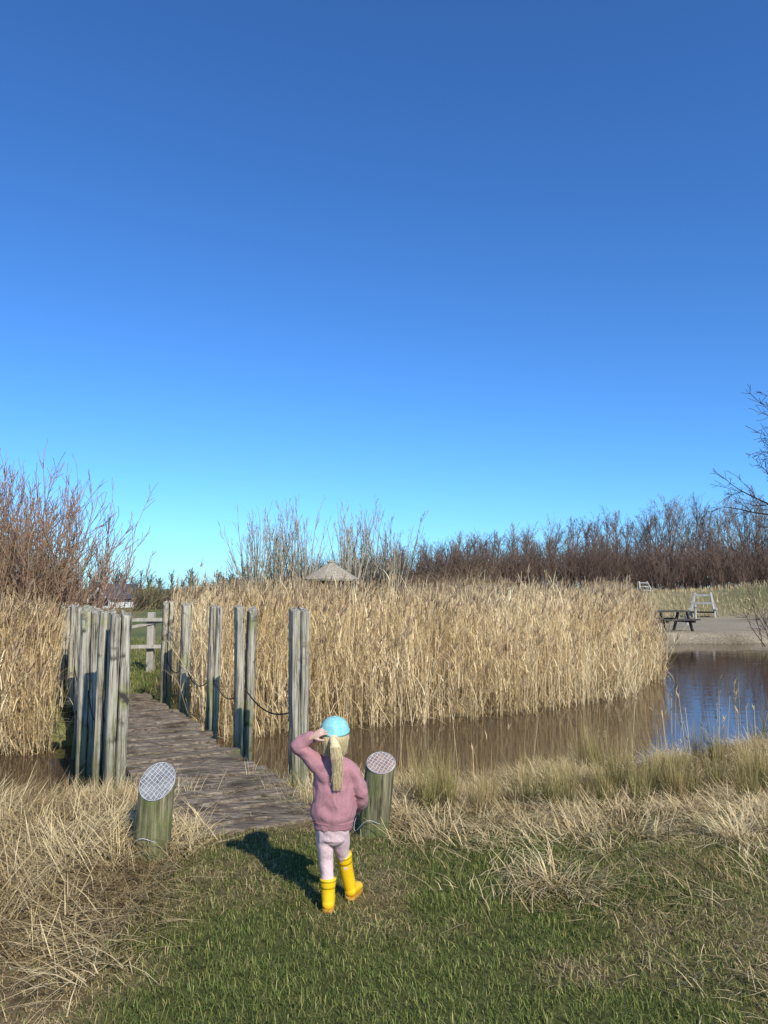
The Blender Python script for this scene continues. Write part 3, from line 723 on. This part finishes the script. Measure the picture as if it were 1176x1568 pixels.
mb=MB()
mb.limb([(-.264,4.0,.445,.106,.080),(-.264,4.0,.475,.118,.090),(-.262,3.995,.54,.114,.086),(-.26,3.99,.61,.106,.080),(-.26,3.985,.69,.101,.075),(-.26,3.985,.735,.088,.065),(-.262,3.99,.775,.05,.048)],n=28)
mb.limb([(-.315,3.985,.715,.046,.050),(-.36,3.982,.745,.046,.047),(-.41,3.98,.785,.043,.043),(-.452,3.975,.818,.040,.040),(-.435,3.97,.845,.038,.038),(-.40,3.965,.862,.034,.034),(-.378,3.962,.874,.029,.029)],n=18,side=(0,1,0))
mb.limb([(-.205,3.985,.72,.046,.050),(-.168,3.988,.69,.046,.047),(-.140,3.995,.63,.041,.043),(-.115,4.0,.57,.039,.040),(-.120,4.035,.525,.036,.037),(-.138,4.07,.495,.030,.031)],n=18,side=(0,1,0))
o=mb.obj('sweatshirt',M_sweat,child,remesh=.005,sm=5)
tx=bpy.data.textures.new('folds','CLOUDS'); tx.noise_scale=.085; tx.noise_depth=1
d_=o.modifiers.new('d','DISPLACE'); d_.texture=tx; d_.strength=.026; d_.mid_level=.5; d_.texture_coords='LOCAL'
mb=MB(); mb.limb([(-.264,4.0,.448,.109,.083),(-.264,4.0,.424,.101,.077),(-.264,4.0,.412,.099,.075)],n=28,round_ends=False); mb.obj('hem',M_rib,child,smooth=True)
mb=MB(); mb.limb([(-.388,3.963,.868,.029,.029),(-.366,3.960,.880,.025,.025)],side=(0,1,0),round_ends=False); mb.obj('cuff_left',M_rib,child,smooth=True)
mb=MB(); mb.limb([(-.132,4.062,.502,.031,.031),(-.144,4.085,.486,.026,.026)],side=(0,1,0),round_ends=False); mb.obj('cuff_right',M_rib,child,smooth=True)
mb=MB(); mb.limb([(-.262,3.99,.768,.052,.05),(-.262,3.993,.79,.045,.043)],round_ends=False); mb.obj('neckband',M_rib,child,smooth=True)
mb=MB()
mb.limb([(-.266,4.0,.45,.088,.070),(-.267,4.0,.41,.088,.074),(-.268,4.0,.385,.080,.068)],n=24)
mb.limb([(-.308,4.0,.40,.046,.060),(-.309,4.005,.33,.043,.049),(-.303,4.012,.25,.036,.039),(-.295,3.998,.19,.034,.037),(-.289,3.985,.13,.033,.035)],n=18)
mb.limb([(-.226,4.005,.40,.046,.060),(-.224,4.035,.33,.043,.049),(-.222,4.07,.262,.036,.039),(-.21,4.085,.22,.033,.035),(-.2,4.10,.17,.030,.032)],n=18)
o=mb.obj('leggings',M_pants,child,remesh=.004,sm=4)
tx2=bpy.data.textures.new('folds2','CLOUDS'); tx2.noise_scale=.05; tx2.noise_depth=0
d_=o.modifiers.new('d','DISPLACE'); d_.texture=tx2; d_.strength=.008; d_.mid_level=.5
def boot(nm,top,mid,ank,heel,toe):
    mb=MB()
    T_=Vector(top); M_=Vector(mid)
    up=(T_-M_).normalized(); S_=T_-up*.035
    mb.limb([(*S_,.038,.040),(*mid,.036,.038),(*ank,.034,.036)],n=20)
    mb.limb([(*heel,.032,.029),((heel[0]*.6+toe[0]*.4),(heel[1]*.6+toe[1]*.4),heel[2]*.6+toe[2]*.4,.032,.030),(*toe,.034,.024)],n=20,side=(1,-.4,0) if toe[0]>heel[0]+.03 else (1,0,0))
    mb.obj('boot_'+nm,M_boot,child,remesh=.004,sm=3)
    mb=MB(); mb.limb([(*(T_-up*.045),.038,.040),(*(T_-up*.02),.040,.042),(*T_,.0415,.0435)],n=24,sub=2,round_ends=False)
    mb.limb([(*(T_-up*.012),.0425,.0445),(*(T_+up*.001),.0425,.0445)],n=24,sub=1,round_ends=False); mb.obj('boot_shaft_'+nm,M_boot,child,smooth=True)
    mb=MB(); dd=Vector(toe)-Vector(heel); dd.z=0; dd.normalize(); sd=Vector((dd.y,-dd.x,0)); h0=Vector((heel[0],heel[1],0)); t0=Vector((toe[0],toe[1],0)); zb=min(heel[2],toe[2])-.032
    out_=[]
    for q in range(24):
        a_=q*2*PI/24; c=h0 if math.cos(a_)<0 else t0
        out_.append(c+dd*math.cos(a_)*(.031 if math.cos(a_)<0 else .035)+sd*math.sin(a_)*(.030 if math.cos(a_)<0 else .033))
    mb.loft([[p_+Vector((0,0,zb)) for p_ in out_],[p_+Vector((0,0,zb+.013)) for p_ in out_]]); mb.obj('boot_sole_'+nm,M_sole,child,smooth=False)
boot('left',(-.289,3.987,.160),(-.288,3.982,.10),(-.286,3.975,.055),(-.286,3.965,.044),(-.288,4.06,.040))
boot('right',(-.213,4.086,.245),(-.198,4.105,.15),(-.182,4.125,.07),(-.178,4.12,.047),(-.148,4.205,.040))
hx,hy,hz=-.26,4.0,.875
mb=MB()
mb.ell((hx,hy-.005,hz+.012),.068,.078,.077); mb.ell((hx,hy+.022,hz-.035),.052,.052,.048)
mb.limb([(hx,hy-.008,hz-.12,.034,.034),(hx,hy-.006,hz-.05,.034,.036)],n=16)
mb.ell((hx,hy+.078,hz-.014),.010,.011,.011)
mb.ell((hx-.026,hy+.058,hz-.026),.018,.014,.016); mb.ell((hx+.026,hy+.058,hz-.026),.018,.014,.016)
for s_ in (-1,1): mb.ell((hx+s_*.070,hy-.002,hz-.008),.008,.014,.021)
mb.obj('head',M_skin,child,remesh=.0035,sm=3)
mb=MB()
for s_ in (-1,1): mb.ell((hx+s_*.026,hy+.0675,hz+.006),.010,.006,.006,n=12,m=8)
mb.obj('eyes',M_eye,child,smooth=True)
mb=MB(); mb.ell((hx,hy+.071,hz-.044),.016,.004,.005,n=12,m=8); mb.obj('mouth',M_lip,child,smooth=True)
mb=MB(); mb.ell((hx,hy-.014,hz+.008),.072,.080,.079); mb.ell((hx,hy-.03,hz-.03),.058,.058,.05); mb.ell((hx+.0,hy-.086,hz-.004),.024,.024,.024)
mb.limb([(hx+.0,hy-.10,hz-.004,.021,.019),(hx+.012,hy-.126,hz-.035,.024,.018),(hx+.022,hy-.124,hz-.09,.022,.016),(hx+.024,hy-.112,hz-.15,.015,.012),(hx+.020,hy-.106,hz-.19,.007,.006)],n=14)
mb.obj('hair',M_hair,child,remesh=.004,sm=2)
P0=[];P1=[]
for i in range(900):
    a_=rng.uniform(0,2*PI); rr=math.sqrt(rng.random())
    pth=[(hx+.0,hy-.092,hz+.000,.016),(hx+.012,hy-.126,hz-.035,.027),(hx+.020+rng.normal(0,.002),hy-.126,hz-.09,.029),(hx+.024+rng.normal(0,.004),hy-.114,hz-.15,.024)]
    if rng.random()<.8: pth.append((hx+.020+rng.normal(0,.009),hy-.107,hz-.17-rng.uniform(0,.085),.012))
    pr=None
    for (x,y,z,r_) in pth:
        q=(x+math.cos(a_)*r_*rr+rng.normal(0,.0014),y+math.sin(a_)*r_*rr*.8,z)
        if pr: P0.append(pr);P1.append(q)
        pr=q
for i in range(700):
    a_=rng.uniform(PI*.95,2.05*PI); x=hx+.073*math.cos(a_); y=hy-.012+.082*math.sin(a_)
    L=rng.uniform(.05,.115); x1=hx+(x-hx)*.95+rng.normal(0,.002)
    q=(x,y,hz+.02)
    q2=(x1,y*.99+hy*.01+.002,hz+.02-L*.5); q3=(hx+(x-hx)*.74+rng.normal(0,.005),hy+(y-hy)*.85,hz+.02-L)
    P0+= [q,q2];P1+=[q2,q3]
nn=len(P0); a=Acc(); a.add(sticks(P0,P1,np.full(nn,.0008),np.full(nn,.0007),jit((.86,.70,.42),nn,.2))); a.obj('hair_strands',M_leaf,child)
mb=MB(); mb.limb([(hx+.001,hy-.086,hz+.000,.02,.02),(hx+.003,hy-.100,hz-.008,.021,.021)],n=16,round_ends=False); mb.obj('hair_tie',M_sweat,child,smooth=True)
mb=MB(); n=40; rings=[]
def capz(an): return hz+.020+.010*math.sin(an)
CX,CY=.078,.087
for i in range(12):
    th=(i/11)*PI/2*.985; c_=math.cos(th)**.85; s_=math.sin(th)
    ring=[]
    for q in range(n):
        an=q*2*PI/n; z0=capz(an)
        ring.append((hx+CX*c_*math.cos(an)*(1-.012*abs(math.cos(an*3))**8),hy-.006+CY*c_*math.sin(an)*(1-.012*abs(math.cos(an*3))**8),z0+(hz+.099-z0)*s_))
    rings.append(ring)
inner=[(hx+(CX-.004)*math.cos(q*2*PI/n),hy-.006+(CY-.004)*math.sin(q*2*PI/n),capz(q*2*PI/n)) for q in range(n)]
mb.loft([inner]+rings); mb.obj('cap_crown',M_cap,child,smooth=True)
mb=MB(); rings=[]
for zz,k_ in ((-.002,1.012),(.012,1.018),(.0125,1.0)):
    rings.append([(hx+CX*k_*math.cos(q*2*PI/n),hy-.006+CY*k_*math.sin(q*2*PI/n),capz(q*2*PI/n)+zz) for q in range(n)])
mb.loft(rings); mb.obj('cap_band',M_cap,child,smooth=True)
mb=MB(); top=[]
for q in range(17):
    a_=PI*.12+q/16*PI*.76; top.append((hx+CX*math.cos(a_),hy-.006+CY*math.sin(a_)))
outp=[(hx+CX*math.cos(PI*.12+q/16*PI*.76),hy+.02+.125*math.sin(PI*.12+q/16*PI*.76)) for q in range(17)]
loop=top+outp[::-1]; zf=lambda p_:hz+.034-.10*max(0,p_[1]-hy-.06)-2.0*(p_[0]-hx)**2
mb.loft([[(p_[0],p_[1],zf(p_)-.002) for p_ in loop],[(p_[0],p_[1],zf(p_)+.002) for p_ in loop]]); mb.obj('cap_brim',M_cap,child)
mb=MB(); mb.ell((hx,hy-.006,hz+.099),.007,.007,.004,n=12,m=8); mb.obj('cap_button',M_cap,child,smooth=True)
def hand(nm,w,fd,pn,size,curl,flip=1):
    fd=Vector(fd).normalized(); pn=Vector(pn); pn=(pn-fd*pn.dot(fd)).normalized(); sd=fd.cross(pn)*flip; w=Vector(w); s=size
    mb=MB(); P=lambda a,b,c,r,r2=None:(*(w+fd*a*s+sd*b*s+pn*c*s),r*s,(r2 or r)*s)
    mb.limb([P(-.15,0,0,.17,.14),P(.1,0,0,.2,.14),P(.3,0,.0,.27,.13),P(.5,0,.0,.28,.11)],n=16,side=tuple(sd))
    for b0,L,r in [(-.20,.40,.062),(-.07,.47,.066),(.07,.45,.066),(.20,.36,.058)]:
        a0=.5; c=0; ang=0; pp=[P(a0-.08,b0,c,r*1.1)]; sp=b0*.25
        for k in range(3):
            ang+=curl; l=L*(.42,.33,.25)[k]; a0+=l*math.cos(ang); c+=l*math.sin(ang); pp.append(P(a0,b0+sp*(k+1)*.4,c,r*(1-.1*(k+1))))
        mb.limb(pp,n=10,sub=3,side=tuple(sd))
    mb.limb([P(.12,-.18,.03,.09),P(.3,-.36,.08,.075),P(.45,-.44,.14,.066),P(.56,-.47,.18,.055)],n=10,sub=3,side=tuple(pn))
    mb.obj('hand_'+nm,M_skin,child,remesh=.0022,sm=2)
hand('left',(-.370,3.942,.880),(.84,-.20,.50),(.55,.55,-.62),.095,.20,1)
hand('right',(-.142,4.083,.488),(-.25,.75,-.5),(-.9,-.2,.1),.08,.35,1)

# ------------------------------------------------------------------ light, sky, camera
el=math.radians(36.5); hxs,hys=.48,-.877
sun=bpy.data.lights.new('sun','SUN'); sun.energy=5.0; sun.angle=math.radians(.5); sun.color=(1,.945,.83)
so=link(bpy.data.objects.new('sun',sun)); d=Vector((-hxs*math.cos(el),-hys*math.cos(el),-math.sin(el))); so.rotation_euler=d.to_track_quat('-Z','Y').to_euler(); so.location=(5,-10,12)
w=bpy.data.worlds.new('World'); scene.world=w; w.use_nodes=True; nt=w.node_tree; nt.nodes.clear()
sky=nt.nodes.new('ShaderNodeTexSky'); sky.sky_type='NISHITA'; sky.sun_disc=False; sky.sun_elevation=el; sky.sun_rotation=math.atan2(hxs,hys); sky.air_density=1.0; sky.dust_density=.3; sky.ozone_density=3.0
tn=nt.nodes.new('ShaderNodeMixRGB'); tn.blend_type='MULTIPLY'; tn.inputs[0].default_value=1; tn.inputs[2].default_value=(.40,.74,1.12,1)
gm=nt.nodes.new('ShaderNodeGamma'); gm.inputs[1].default_value=1.06
bg=nt.nodes.new('ShaderNodeBackground'); bg.inputs[1].default_value=.15; ow=nt.nodes.new('ShaderNodeOutputWorld')
nt.links.new(sky.outputs[0],tn.inputs[1]); nt.links.new(tn.outputs[0],gm.inputs[0]); nt.links.new(gm.outputs[0],bg.inputs[0]); nt.links.new(bg.outputs[0],ow.inputs[0])
cam=bpy.data.cameras.new('camera'); cam.sensor_fit='VERTICAL'; cam.sensor_height=36; cam.sensor_width=27; cam.lens=26.0; cam.clip_end=4000; cam.clip_start=.05
co=link(bpy.data.objects.new('camera',cam)); co.location=(0,0,1.65); co.rotation_euler=(math.radians(90+5.85),0,0); scene.camera=co
scene.view_settings.view_transform='Standard'; scene.view_settings.look='None'; scene.view_settings.exposure=0
